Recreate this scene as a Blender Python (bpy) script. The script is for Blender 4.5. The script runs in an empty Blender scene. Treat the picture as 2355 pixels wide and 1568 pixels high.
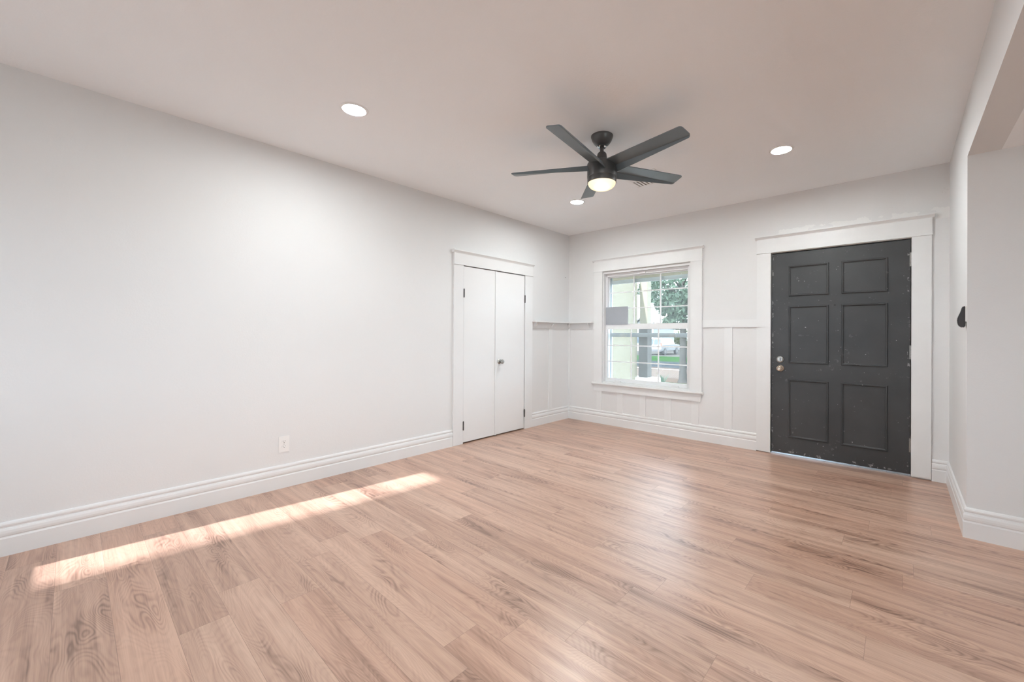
import bpy, bmesh, math, random
from mathutils import Vector, Matrix
random.seed(7)
PI = math.pi
scn = bpy.context.scene
COL = scn.collection

# ------------------------------------------------------------------ camera
FPX, CX, CY = 943.06, 1257.76, 766.90
YAW, PITCH, ROLL = 0.7116, 0.0027, 0.0056
cam_d = bpy.data.cameras.new('camera'); cam = bpy.data.objects.new('camera', cam_d); COL.objects.link(cam)
F = Vector((-math.sin(YAW)*math.cos(PITCH), math.cos(YAW)*math.cos(PITCH), math.sin(PITCH)))
R0 = Vector((math.cos(YAW), math.sin(YAW), 0)); U0 = R0.cross(F)
RV = math.cos(ROLL)*R0 + math.sin(ROLL)*U0
UV = -math.sin(ROLL)*R0 + math.cos(ROLL)*U0
CAMP = Vector((3.6674, -4.7369, 1.21))
cam.matrix_world = Matrix(((RV.x, UV.x, -F.x, CAMP.x), (RV.y, UV.y, -F.y, CAMP.y), (RV.z, UV.z, -F.z, CAMP.z), (0, 0, 0, 1)))
cam_d.sensor_width = 36.0; cam_d.lens = 36.0*FPX/2355.0
cam_d.shift_x = (1177.5-CX)/2355.0; cam_d.shift_y = (CY-784.0)/2355.0
cam_d.clip_start = 0.02; cam_d.clip_end = 400
scn.camera = cam

# ------------------------------------------------------------------ world, sun, exposure
W_ = bpy.data.worlds.new('world'); scn.world = W_; W_.use_nodes = True
bg = W_.node_tree.nodes['Background']
bg.inputs['Color'].default_value = (0.80, 0.93, 1.08, 1); bg.inputs['Strength'].default_value = 7.0
SUN_EL = math.radians(28.4); sun_dir = Vector((0.10*math.cos(SUN_EL), math.cos(SUN_EL), -math.sin(SUN_EL))).normalized()
sl = bpy.data.lights.new('sun', 'SUN'); sl.energy = 12.0; sl.angle = math.radians(0.6); sl.color = (0.94, 0.96, 1.04)
so = bpy.data.objects.new('sun', sl); COL.objects.link(so); so.location = (0, -12, 9)
so.rotation_euler = sun_dir.to_track_quat('-Z', 'Y').to_euler()
LIGHT_STRENGTH = 370.0        # recessed lamps
def fill_lamp(name, loc, rot, sx, sy, power, col):     # added area lamp, fills the room from outside an unseen opening
    d = bpy.data.lights.new(name, 'AREA'); d.shape = 'RECTANGLE'; d.size = sx; d.size_y = sy; d.energy = power; d.color = col
    o = bpy.data.objects.new(name, d); COL.objects.link(o); o.location = loc; o.rotation_euler = rot; return o
fill_lamp('rear_fill_lamp', (1.9, -6.52, 1.4), (math.radians(90+14), 0, 0), 1.1, 1.1, 5.0, (0.88, 1.0, 1.04))  # added rear lamp, tilted up to fill the ceiling
fill_lamp('side_fill_lamp', (7.72, -4.1, 1.25), (math.radians(90+12), 0, math.radians(90)), 1.6, 1.5, 34.0, (0.88, 1.0, 1.04))  # added side lamp, lifts the left wall and ceiling
scn.view_settings.view_transform = 'Standard'; scn.view_settings.look = 'None'
scn.view_settings.exposure = 0.33; scn.view_settings.gamma = 1.0; scn.view_settings.use_curve_mapping = False
scn.cycles.use_denoising = True
scn.cycles.max_bounces = 10; scn.cycles.diffuse_bounces = 8; scn.cycles.transparent_max_bounces = 16
scn.cycles.sample_clamp_indirect = 8.0; scn.cycles.caustics_reflective = False; scn.cycles.caustics_refractive = False

# ------------------------------------------------------------------ dimensions
H = 2.6544; H2 = 2.3094; WX = 3.973; YB = -6.4; YC = -1.19; XR = 7.6

# ------------------------------------------------------------------ material helpers
class NT:
    def __init__(s, name):
        s.m = bpy.data.materials.new(name); s.m.use_nodes = True; s.t = s.m.node_tree
        s.b = s.t.nodes['Principled BSDF']; s.out = s.t.nodes['Material Output']
    def n(s, typ, **kw):
        nd = s.t.nodes.new(typ)
        for k, v in kw.items(): setattr(nd, k, v)
        return nd
    def l(s, a, b): s.t.links.new(a, b)
    def set(s, nd, i, v):
        if hasattr(v, 'is_output') or isinstance(v, bpy.types.NodeSocket): s.l(v, nd.inputs[i])
        else: nd.inputs[i].default_value = v
    def math(s, op, a, b=0.0, c=0.0):
        nd = s.n('ShaderNodeMath', operation=op); s.set(nd, 0, a); s.set(nd, 1, b); s.set(nd, 2, c); return nd.outputs[0]
    def comb(s, x, y, z=0.0):
        nd = s.n('ShaderNodeCombineXYZ'); s.set(nd, 0, x); s.set(nd, 1, y); s.set(nd, 2, z); return nd.outputs[0]
    def noise(s, vec, scale, detail=2.0, rough=0.5, dist=0.0):
        nd = s.n('ShaderNodeTexNoise'); s.l(vec, nd.inputs['Vector'])
        nd.inputs['Scale'].default_value = scale; nd.inputs['Detail'].default_value = detail
        nd.inputs['Roughness'].default_value = rough; nd.inputs['Distortion'].default_value = dist
        return nd.outputs['Fac']
    def ramp(s, fac, stops, interp='LINEAR'):
        nd = s.n('ShaderNodeValToRGB'); s.l(fac, nd.inputs[0]); cr = nd.color_ramp; cr.interpolation = interp
        while len(cr.elements) < len(stops): cr.elements.new(0.5)
        for e, (p, c) in zip(cr.elements, stops):
            e.position = p; e.color = (c[0], c[1], c[2], 1) if hasattr(c, '__len__') else (c, c, c, 1)
        return nd.outputs[0]
    def mix(s, fac, a, b, blend='MIX'):
        nd = s.n('ShaderNodeMix', data_type='RGBA', blend_type=blend)
        s.set(nd, 0, fac)
        for i, v in ((6, a), (7, b)):
            if isinstance(v, bpy.types.NodeSocket): s.l(v, nd.inputs[i])
            else: nd.inputs[i].default_value = (v[0], v[1], v[2], 1)
        return nd.outputs[2]
    def pos(s): return s.n('ShaderNodeNewGeometry').outputs['Position']
    def obj(s): return s.n('ShaderNodeTexCoord').outputs['Object']
    def bump(s, h, strength, dist):
        nd = s.n('ShaderNodeBump'); s.l(h, nd.inputs['Height']); nd.inputs['Strength'].default_value = strength
        nd.inputs['Distance'].default_value = dist; s.l(nd.outputs[0], s.b.inputs['Normal'])
    def base(s, v): s.set(s.b, 'Base Color', v if isinstance(v, bpy.types.NodeSocket) else (v[0], v[1], v[2], 1))

def plain(name, col, rough=0.5, metal=0.0, var=0.06, scale=9.0, spec=0.5):
    k = NT(name); f = k.noise(k.obj(), scale, 3)
    lo = tuple(c*(1-var) for c in col); hi = tuple(min(1, c*(1+var)) for c in col)
    k.base(k.ramp(f, [(0.3, lo), (0.7, hi)]))
    k.b.inputs['Roughness'].default_value = rough; k.b.inputs['Metallic'].default_value = metal
    k.b.inputs['Specular IOR Level'].default_value = spec
    return k.m

def plaster(name, col, tex=0.0016, patch=False):
    k = NT(name); p = k.pos()
    big = k.noise(p, 0.9, 3); c = k.ramp(big, [(0.3, tuple(v*0.985 for v in col)), (0.7, tuple(min(1, v*1.01) for v in col))])
    fine = k.noise(p, 95, 3, 0.6); mid = k.noise(p, 22, 3, 0.55)
    hgt = k.math('ADD', k.math('MULTIPLY', fine, 0.6), k.math('MULTIPLY', mid, 0.6))
    if patch:   # rough filler smeared over the door head
        sp = k.n('ShaderNodeSeparateXYZ'); k.l(p, sp.inputs[0])
        wob = k.math('MULTIPLY', k.math('SUBTRACT', k.noise(p, 7, 4, 0.7), 0.5), 0.13)
        z = k.math('ADD', sp.outputs[2], wob)
        a = k.math('LESS_THAN', z, 2.292); b = k.math('GREATER_THAN', sp.outputs[0], 2.58); d = k.math('GREATER_THAN', sp.outputs[2], 2.2)
        e = k.math('GREATER_THAN', k.noise(p, 5, 3), 0.43)
        msk = k.math('MULTIPLY', k.math('MULTIPLY', a, b), k.math('MULTIPLY', d, e))
        c = k.mix(k.math('MULTIPLY', msk, 0.8), c, (0.82, 0.82, 0.81))
        # scuffs on the strip right of the door
        s1 = k.math('GREATER_THAN', k.noise(p, 11, 4, 0.75), 0.66); s2 = k.math('GREATER_THAN', sp.outputs[0], 3.88)
        c = k.mix(k.math('MULTIPLY', k.math('MULTIPLY', s1, s2), 0.25), c, (0.5, 0.47, 0.44))
        hgt = k.math('ADD', hgt, k.math('MULTIPLY', msk, 0.9))
    k.base(c); k.b.inputs['Roughness'].default_value = 0.62; k.b.inputs['Specular IOR Level'].default_value = 0.35
    k.bump(hgt, 0.5, tex)
    return k.m

def floor_mat():
    k = NT('laminate_oak'); p = k.pos(); sp = k.n('ShaderNodeSeparateXYZ'); k.l(p, sp.inputs[0])
    x, y = sp.outputs[0], sp.outputs[1]; PW, PL = 0.1655, 1.215
    yy = k.math('DIVIDE', k.math('ADD', y, 2.797 + PW*40), PW); row = k.math('FLOOR', yy); fy = k.math('FRACT', yy)
    wn = k.n('ShaderNodeTexWhiteNoise', noise_dimensions='1D'); k.l(row, wn.inputs['W'])
    xx = k.math('ADD', k.math('DIVIDE', x, PL), k.math('MULTIPLY', wn.outputs['Value'], 7.31)); col = k.math('FLOOR', xx); fx = k.math('FRACT', xx)
    wc = k.n('ShaderNodeTexWhiteNoise', noise_dimensions='2D'); k.l(k.comb(row, col), wc.inputs['Vector'])
    rs = k.n('ShaderNodeSeparateColor'); k.l(wc.outputs['Color'], rs.inputs[0]); r1, r2, r3 = rs.outputs
    ox = k.math('MULTIPLY', r1, 37.0); oy = k.math('MULTIPLY', r2, 23.0); oz = k.math('MULTIPLY', r3, 11.0)
    X = k.math('ADD', x, ox); Y = k.math('ADD', y, oy)
    v_str = k.comb(k.math('MULTIPLY', X, 0.9), k.math('MULTIPLY', Y, 20.0), oz)
    v_fin = k.comb(k.math('MULTIPLY', X, 4.0), k.math('MULTIPLY', Y, 210.0), oz)
    v_cat = k.comb(k.math('MULTIPLY', X, 1.7), k.math('MULTIPLY', Y, 7.5), oz)
    streak = k.noise(v_str, 1.0, 4, 0.6, 0.6)
    fine = k.noise(v_fin, 1.0, 3, 0.6)
    cat = k.noise(v_cat, 1.0, 1.5, 0.45, 0.5)
    rings = k.math('SINE', k.math('MULTIPLY', cat, 190.0))
    rings = k.math('POWER', k.math('MULTIPLY_ADD', rings, 0.5, 0.5), 1.6)
    knot = k.ramp(k.noise(k.comb(k.math('MULTIPLY', X, 2.2), k.math('MULTIPLY', Y, 9.0), oz), 1.0, 2, 0.5), [(0.52, 0.0), (0.68, 1.0)])
    t = k.math('ADD', k.math('MULTIPLY', streak, 0.76), k.math('MULTIPLY', fine, 0.30))
    t = k.math('SUBTRACT', t, k.math('MULTIPLY', k.math('MULTIPLY', rings, k.math('MULTIPLY_ADD', knot, 0.70, 0.30)), 0.19))
    t = k.math('SUBTRACT', t, k.math('MULTIPLY', knot, 0.07))
    t = k.math('ADD', t, k.math('MULTIPLY', k.math('SUBTRACT', r3, 0.5), 0.13))
    c = k.ramp(t, [(0.20, (0.205, 0.116, 0.082)), (0.34, (0.345, 0.210, 0.152)), (0.48, (0.465, 0.298, 0.220)), (0.68, (0.60, 0.410, 0.308))])
    hue = k.mix(k.math('MULTIPLY', r2, 0.45), c, k.mix(1.0, c, (1.0, 0.86, 0.80), 'MULTIPLY'))
    ey = k.math('MULTIPLY', k.math('MINIMUM', fy, k.math('SUBTRACT', 1.0, fy)), PW)
    ex = k.math('MULTIPLY', k.math('MINIMUM', fx, k.math('SUBTRACT', 1.0, fx)), PL)
    seam = k.math('LESS_THAN', k.math('MINIMUM', ex, ey), 0.0008)
    k.base(k.mix(k.math('MULTIPLY', seam, 0.55), hue, (0.16, 0.09, 0.06)))
    rg = k.math('MULTIPLY_ADD', k.noise(p, 1.6, 4, 0.6), 0.03, 0.31)
    k.l(rg, k.b.inputs['Roughness']); k.b.inputs['Specular IOR Level'].default_value = 0.95
    hgt = k.math('SUBTRACT', k.math('MULTIPLY', fine, 0.5), k.math('MULTIPLY', seam, 0.8))
    k.bump(hgt, 0.25, 0.0008)
    return k.m

def door_black():
    k = NT('worn_black_paint'); p = k.obj()
    c = k.ramp(k.noise(p, 3.0, 4), [(0.3, (0.040, 0.042, 0.044)), (0.7, (0.056, 0.058, 0.060))])
    speck = k.ramp(k.noise(p, 62, 1), [(0.785, 0.0), (0.81, 1.0)])
    scuff = k.ramp(k.math('MULTIPLY', k.noise(p, 4.2, 5, 0.7, 0.8), k.noise(p, 30, 3, 0.7)), [(0.36, 0.0), (0.52, 1.0)])
    c = k.mix(k.math('MULTIPLY', scuff, 0.55), c, (0.33, 0.33, 0.33))
    c = k.mix(k.math('MULTIPLY', speck, 0.7), c, (0.6, 0.6, 0.6))
    sp = k.n('ShaderNodeSeparateXYZ'); k.l(p, sp.inputs[0])     # chipped edges
    ed = k.math('MAXIMUM', k.math('GREATER_THAN', sp.outputs[0], 3.712), k.math('MAXIMUM', k.math('LESS_THAN', sp.outputs[0], 2.672), k.math('LESS_THAN', sp.outputs[2], 0.05)))
    c = k.mix(k.math('MULTIPLY', k.math('MULTIPLY', ed, k.math('GREATER_THAN', k.noise(p, 16, 4, 0.75), 0.60)), 0.6), c, (0.36, 0.36, 0.36))
    k.base(c); k.b.inputs['Roughness'].default_value = 0.42; k.b.inputs['Specular IOR Level'].default_value = 0.45
    k.bump(k.noise(p, 220, 2), 0.25, 0.0006)
    return k.m

def emit(name, col, strength):
    k = NT(name); k.b.inputs['Base Color'].default_value = (0.9, 0.9, 0.9, 1)
    k.b.inputs['Emission Color'].default_value = (*col, 1); k.b.inputs['Emission Strength'].default_value = strength
    return k.m

def glass(name, tint=(0.97, 0.99, 0.98), refl=1.0, dust=0.03):
    k = NT(name); k.t.nodes.remove(k.b)
    tr = k.n('ShaderNodeBsdfTransparent'); tr.inputs[0].default_value = (*tint, 1)
    gl = k.n('ShaderNodeBsdfGlossy'); gl.inputs['Roughness'].default_value = 0.02
    fr = k.n('ShaderNodeFresnel'); fr.inputs[0].default_value = 1.45
    mx = k.n('ShaderNodeMixShader'); k.l(k.math('MULTIPLY', fr.outputs[0], refl), mx.inputs[0]); k.l(tr.outputs[0], mx.inputs[1]); k.l(gl.outputs[0], mx.inputs[2])
    du = k.n('ShaderNodeBsdfTranslucent'); du.inputs[0].default_value = (0.9, 0.93, 0.93, 1); m2 = k.n('ShaderNodeMixShader')
    k.l(k.math('MULTIPLY', k.math('MULTIPLY_ADD', k.noise(k.obj(), 5.0, 4), 0.8, 0.6), dust), m2.inputs[0])      # window dust
    k.l(mx.outputs[0], m2.inputs[1]); k.l(du.outputs[0], m2.inputs[2])
    k.l(m2.outputs[0], k.out.inputs[0]); return k.m

def frosted(name, col):
    k = NT(name); k.t.nodes.remove(k.b)
    a = k.n('ShaderNodeBsdfTranslucent'); a.inputs[0].default_value = (*col, 1)
    d = k.n('ShaderNodeBsdfDiffuse'); d.inputs[0].default_value = (0.75, 0.68, 0.56, 1)
    mx = k.n('ShaderNodeMixShader'); mx.inputs[0].default_value = 0.3; k.l(a.outputs[0], mx.inputs[1]); k.l(d.outputs[0], mx.inputs[2])
    k.l(mx.outputs[0], k.out.inputs[0]); return k.m

def leaf_mat(name, c0, c1):
    k = NT(name); f = k.noise(k.obj(), 6.0, 3)
    c = k.ramp(f, [(0.3, c0), (0.7, c1)]); k.base(c); k.b.inputs['Roughness'].default_value = 0.6
    tr = k.n('ShaderNodeBsdfTranslucent'); k.l(c, tr.inputs[0])
    mx = k.n('ShaderNodeMixShader'); mx.inputs[0].default_value = 0.4; k.l(k.b.outputs[0], mx.inputs[1]); k.l(tr.outputs[0], mx.inputs[2])
    k.l(mx.outputs[0], k.out.inputs[0]); return k.m

def ground_mat(name, c0, c1, scale=3.0):
    k = NT(name); p = k.pos(); f = k.math('ADD', k.math('MULTIPLY', k.noise(p, scale, 5, 0.65), 0.6), k.math('MULTIPLY', k.noise(p, scale*9, 3, 0.6), 0.4))
    k.base(k.ramp(f, [(0.35, c0), (0.65, c1)])); k.b.inputs['Roughness'].default_value = 0.9; k.b.inputs['Specular IOR Level'].default_value = 0.0
    return k.m

M = dict(
    wall=plaster('wall_paint', (0.735, 0.74, 0.74)),
    wall_patch=plaster('wall_paint_patched', (0.735, 0.735, 0.735), patch=True),
    ceil=plaster('ceiling_paint', (0.90, 0.925, 0.945), 0.0022),
    trim=plain('trim_gloss_white', (0.765, 0.77, 0.77), 0.33, var=0.012, scale=5),
    closet=plain('closet_white', (0.775, 0.78, 0.78), 0.36, var=0.01, scale=3),
    floor=floor_mat(), black=door_black(),
    dark=plain('dark_gap', (0.02, 0.018, 0.016), 0.8),
    nickel=plain('brushed_nickel', (0.40, 0.39, 0.37), 0.33, 1.0, 0.05, 40),
    brass=plain('worn_brass', (0.52, 0.44, 0.36), 0.3, 1.0, 0.08, 40),
    chrome=plain('chrome', (0.62, 0.63, 0.64), 0.12, 1.0, 0.02, 30),
    hinge=plain('hinge_dark', (0.10, 0.095, 0.09), 0.45, 0.7, 0.1, 60),
    fan=plain('fan_dark_bronze', (0.095, 0.095, 0.095), 0.34, 0.4, 0.06, 6),
    blade=plain('fan_blade_charcoal', (0.120, 0.148, 0.165), 0.30, 0.0, 0.08, 5),
    shade=frosted('frosted_shade', (0.96, 0.90, 0.78)),
    lens=emit('lamp_lens', (0.95, 1.0, 1.005), LIGHT_STRENGTH),
    plastic=plain('white_plastic', (0.82, 0.82, 0.81), 0.35, var=0.01),
    slot=plain('slot_black', (0.03, 0.03, 0.03), 0.6),
    vent=plain('vent_metal', (0.86, 0.88, 0.89), 0.4, var=0.02),
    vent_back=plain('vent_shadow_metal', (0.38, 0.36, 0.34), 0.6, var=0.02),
    grey_plastic=plain('charcoal_plastic', (0.055, 0.055, 0.06), 0.42, var=0.05),
    alu=plain('window_vinyl', (0.80, 0.82, 0.83), 0.35, var=0.015),
    storm=plain('storm_aluminium', (0.66, 0.72, 0.76), 0.4, 0.2, 0.02),
    glass=glass('pane_glass'), card=plain('sign_mask_panel', (0.36, 0.385, 0.42), 0.6, var=0.02),
    sill_metal=plain('threshold_aluminium', (0.62, 0.68, 0.74), 0.22, 0.9, 0.06, 30),
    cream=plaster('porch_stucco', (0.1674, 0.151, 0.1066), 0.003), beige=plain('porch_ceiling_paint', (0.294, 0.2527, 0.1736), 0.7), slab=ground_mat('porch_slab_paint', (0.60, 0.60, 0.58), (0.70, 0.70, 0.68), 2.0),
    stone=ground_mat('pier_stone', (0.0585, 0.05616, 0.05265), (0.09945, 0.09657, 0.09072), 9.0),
    concrete=ground_mat('concrete', (0.04754, 0.04449, 0.04095), (0.06581, 0.06225, 0.05629), 2.0),
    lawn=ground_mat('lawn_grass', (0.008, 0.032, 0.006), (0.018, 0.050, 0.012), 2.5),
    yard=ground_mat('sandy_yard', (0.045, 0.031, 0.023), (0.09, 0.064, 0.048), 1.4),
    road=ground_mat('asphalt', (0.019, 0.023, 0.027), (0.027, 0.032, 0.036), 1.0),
    bark=ground_mat('bark', (0.0264, 0.02508, 0.02288), (0.0528, 0.0506, 0.0462), 7.0),
    leaf=leaf_mat('tree_leaf', (0.03206, 0.06413, 0.04008), (0.07054, 0.109, 0.06946)),
    hedge=leaf_mat('hedge_leaf', (0.0405, 0.054, 0.0135), (0.081, 0.0945, 0.03038)),
    car=plain('car_white', (0.135, 0.1399, 0.1428), 0.2, var=0.01), carglass=plain('car_glass', (0.042, 0.056, 0.07), 0.08, var=0.03),
    tyre=plain('tyre_rubber', (0.03, 0.03, 0.03), 0.8), red=plain('tail_lamp_red', (0.55, 0.06, 0.03), 0.3),
    bumper=plain('bumper_black', (0.05, 0.05, 0.055), 0.5),
    house=plain('neighbour_siding', (0.1824, 0.192, 0.2016), 0.7), fascia=plain('fascia_tan', (0.16, 0.13, 0.10), 0.6),
    roof=ground_mat('roof_shingle', (0.072, 0.072, 0.075), (0.108, 0.105, 0.102), 5.0),
    wire=plain('galvanised_wire', (0.36, 0.35, 0.34), 0.5, 0.5), wood=plain('bare_wood', (0.45, 0.30, 0.2), 0.6),
)

# ------------------------------------------------------------------ mesh helpers
def box(bm, x0, x1, y0, y1, z0, z1):
    v = [bm.verts.new((x, y, z)) for x in (x0, x1) for y in (y0, y1) for z in (z0, z1)]
    for f in ((0, 1, 3, 2), (4, 6, 7, 5), (0, 4, 5, 1), (2, 3, 7, 6), (0, 2, 6, 4), (1, 5, 7, 3)):
        bm.faces.new([v[i] for i in f])
    return v
def lathe(bm, prof, n=32, mat=None):
    """prof: (r, z) list, revolved about local z"""
    rings = []
    for r, z in prof:
        if r < 1e-6: ring = [bm.verts.new((0, 0, z))]
        else: ring = [bm.verts.new((r*math.cos(2*PI*i/n), r*math.sin(2*PI*i/n), z)) for i in range(n)]
        rings.append(ring)
    vs = [v for r in rings for v in r]
    for a, b in zip(rings, rings[1:]):
        for i in range(n):
            j = (i+1) % n
            if len(a) == 1 and len(b) == 1: continue
            if len(a) == 1: bm.faces.new((a[0], b[j], b[i]))
            elif len(b) == 1: bm.faces.new((a[i], a[j], b[0]))
            else: bm.faces.new((a[i], a[j], b[j], b[i]))
    for ring, flip in ((rings[0], True), (rings[-1], False)):
        if len(ring) > 1: bm.faces.new(ring[::-1] if flip else ring)
    if mat is not None:
        for v in vs: v.co = mat @ v.co
def prism(bm, poly, axis, a0, a1):
    """extrude a 2D polygon along an axis; the other two axes take (u, v) in order"""
    def P(u, v, a):
        return {'x': (a, u, v), 'y': (u, a, v), 'z': (u, v, a)}[axis]
    A = [bm.verts.new(P(u, v, a0)) for u, v in poly]; B = [bm.verts.new(P(u, v, a1)) for u, v in poly]
    n = len(poly)
    bm.faces.new(A); bm.faces.new(B[::-1])
    for i in range(n):
        j = (i+1) % n; bm.faces.new((A[i], B[i], B[j], A[j]))
def tube(bm, a, b, r, n=10):
    a, b = Vector(a), Vector(b); d = b-a
    q = d.to_track_quat('Z', 'Y').to_matrix().to_4x4(); m = Matrix.Translation(a) @ q
    lathe(bm, [(r, 0), (r, d.length)], n, m)
def obj(name, bm, mat, parent=None, smooth=False, bevel=0.0, loc=None):
    bmesh.ops.recalc_face_normals(bm, faces=bm.faces[:])
    if bevel:
        bmesh.ops.bevel(bm, geom=bm.edges[:] , offset=bevel, segments=2, affect='EDGES', clamp_overlap=True)
    me = bpy.data.meshes.new(name); bm.to_mesh(me); bm.free()
    for m in (mat if isinstance(mat, (list, tuple)) else [mat]): me.materials.append(m)
    if smooth:
        for p in me.polygons: p.use_smooth = True
        try: me.set_sharp_from_angle(angle=math.radians(35))
        except Exception: pass
    o = bpy.data.objects.new(name, me); COL.objects.link(o)
    if parent: o.parent = parent
    if loc is not None: o.location = loc
    return o
def B(): return bmesh.new()
def boxes(name, lst, mat, parent=None, bevel=0.0):
    bm = B()
    for b in lst: box(bm, *b)
    return obj(name, bm, mat, parent, bevel=bevel)
def tag(o, label, cat, group=None, kind=None):
    if label: o['label'] = label
    if cat: o['category'] = cat
    if group: o['group'] = group
    if kind: o['kind'] = kind
    return o
def thing(name, label, cat, loc=(0, 0, 0), group=None, rotz=0.0):
    o = bpy.data.objects.new(name, None); COL.objects.link(o); o.location = loc; o.rotation_euler = (0, 0, rotz)
    o.empty_display_size = 0.1
    return tag(o, label, cat, group)
def struct(o, label=None, cat=None):
    o['kind'] = 'structure'
    if label: o['label'] = label
    if cat: o['category'] = cat
    return o

# ------------------------------------------------------------------ room shell
T = 0.14
DX0, DX1, DZ1 = 2.648, 3.742, 2.064          # front door opening
WX0, WX1, WZ0, WZ1 = 0.585, 1.805, 0.552, 2.066   # window opening
struct(boxes('floor', [(-0.2, XR+0.2, YB-0.2, 0.16, -0.12, 0.0)], M['floor']), 'floor of pinkish oak plank laminate running along the front wall', 'floor')
struct(boxes('ceiling', [(-0.2, WX+0.001, YB-0.2, 0.16, H, H+0.15)], M['ceil']), 'warm white textured ceiling over the main room', 'ceiling')
struct(boxes('ceiling_right', [(WX+T, XR+0.2, YB-0.2, YC+T, H2, H2+0.15)], M['ceil']), 'lower ceiling beyond the header at upper right', 'ceiling')
struct(boxes('wall_back', [(-0.16, WX0, 0, 0.16, 0, H), (WX0, WX1, 0, 0.16, 0, WZ0), (WX0, WX1, 0, 0.16, WZ1, H),
    (WX1, DX0, 0, 0.16, 0, H), (DX0, DX1, 0, 0.16, DZ1, H), (DX0, DX1, 0.062, 0.16, 0, DZ1), (DX1, WX+T, 0, 0.16, 0, H)], M['wall_patch']),
    'front wall holding the window and the black door', 'wall')
CY0, CY1, CZ1 = -1.912, -0.938, 1.972        # closet opening
struct(boxes('wall_left', [(-0.16, 0, YB, CY0, 0, H), (-0.16, 0, CY1, 0, 0, H), (-0.16, 0, CY0, CY1, CZ1, H), (-0.16, -0.06, CY0, CY1, 0, CZ1)], M['wall']),
    'long white left wall with the closet', 'wall')
struct(boxes('wall_right', [(WX, WX+T, YC, 0, 0, H), (WX, WX+T, YB, YC, H2, H)], M['wall']), 'short right wall and header over the wide opening', 'wall')
struct(boxes('wall_return', [(WX+T, XR, YC, YC+T, 0, H2+0.1)], M['wall']), 'side room wall facing the camera at far right', 'wall')
RX0, RX1, RZ0, RZ1 = 0.115, 0.475, 0.84, 2.06; QX0, QX1, QZ0, QZ1 = 1.3, 2.5, 0.8, 2.0    # narrow rear window, then the wide one added for fill light
struct(boxes('wall_rear', [(-0.16, RX0, YB-0.14, YB, 0, H), (RX1, QX0, YB-0.14, YB, 0, H), (QX1, XR, YB-0.14, YB, 0, H), (QX0, QX1, YB-0.14, YB, 0, QZ0), (QX0, QX1, YB-0.14, YB, QZ1, H), (RX0, RX1, YB-0.14, YB, 0, RZ0), (RX0, RX1, YB-0.14, YB, RZ1, H)], M['wall']),
    'wall behind the camera with a narrow window', 'wall')
SY0, SY1, SZ0, SZ1 = -5.0, -3.2, 0.5, 2.1      # side room window, added to let light in
struct(boxes('wall_side', [(XR, XR+0.14, YB, SY0, 0, H2+0.1), (XR, XR+0.14, SY1, YC+T, 0, H2+0.1), (XR, XR+0.14, SY0, SY1, 0, SZ0), (XR, XR+0.14, SY0, SY1, SZ1, H2+0.1)], M['wall']),
    'far wall of the side room with an added wide window', 'wall')

# baseboards
PROF = [(0, 0), (0.017, 0), (0.017, 0.094), (0.013, 0.100), (0.012, 0.104), (0.016, 0.110), (0.0175, 0.122), (0.0165, 0.136),
        (0.013, 0.147), (0.0075, 0.150), (0.0075, 0.155), (0.012, 0.160), (0.0125, 0.168), (0.009, 0.177), (0.004, 0.181), (0, 0.181)]
def baseboard(name, a, b, nrm, ma=0, mb=0, label=None):
    """a->b on the wall line; nrm: into the room; ma/mb: mitre at each end (+1 inside corner, -1 outside corner)"""
    a, b, nv = Vector((*a, 0)), Vector((*b, 0)), Vector((*nrm, 0)); t = (b-a).normalized(); bm = B()
    A = [bm.verts.new(a + nv*d + t*(d*ma) + Vector((0, 0, z))) for d, z in PROF]
    Bv = [bm.verts.new(b + nv*d - t*(d*mb) + Vector((0, 0, z))) for d, z in PROF]
    bm.faces.new(A); bm.faces.new(Bv[::-1])
    for i in range(len(PROF)):
        j = (i+1) % len(PROF); bm.faces.new((A[i], Bv[i], Bv[j], A[j]))
    return struct(obj(name, bm, M['trim'], smooth=False), label, 'baseboard')
baseboard('baseboard_left', (0, YB), (0, -2.047), (1, 0), label='long white stepped baseboard under the left wall up to the closet')
baseboard('baseboard_left', (0, -0.793), (0, 0), (1, 0), 0, 1, label='short white baseboard between closet and corner')
baseboard('baseboard_back', (0, 0), (2.519, 0), (0, -1), 1, 0, label='white baseboard under the window')
baseboard('baseboard_back', (3.868, 0), (WX, 0), (0, -1), 0, 1, label='tiny white baseboard piece right of the black door')
baseboard('baseboard_right', (WX, 0), (WX, YC), (-1, 0), 1, -1, label='white baseboard of the short right wall')
baseboard('baseboard_return', (WX, YC), (XR, YC), (0, -1), -1, 0, label='white baseboard of the wall at the right edge')

# ------------------------------------------------------------------ front door, casing
def head_back(name, x0, x1, z0, z1, zc, label):      # head casing on the back wall with cap moulding
    bm = B(); box(bm, x0, x1, -0.024, 0, z0, z1)
    box(bm, x0-0.003, x1+0.003, -0.028, 0, z0-0.002, z0+0.010)
    prism(bm, [(0, z1-0.004), (-0.026, z1-0.004), (-0.030, z1+0.004), (-0.046, zc-0.010), (-0.046, zc), (0, zc)], 'x', x0-0.016, x1+0.016)
    return struct(obj(name, bm, M['trim']), label, 'door trim' if 'door' in label else 'window trim')
struct(boxes('trim_1', [(2.519, 2.650, -0.020, 0, 0.008, 2.070)], M['trim'], bevel=0.0015), 'white casing board left of the black door', 'door trim')
struct(boxes('trim_2', [(3.738, 3.866, -0.020, 0, 0.012, 2.070)], M['trim'], bevel=0.0015), 'white casing board right of the black door', 'door trim')
head_back('trim_3', 2.519, 3.868, 2.070, 2.218, 2.246, 'white head casing with cap over the black door')
door = boxes('door_1', [(2.657, 3.733, 0.006, 0.052, 0.022, 2.054)], M['black'], bevel=0.002)
struct(door, 'worn black six panel front door', 'door')
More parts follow.
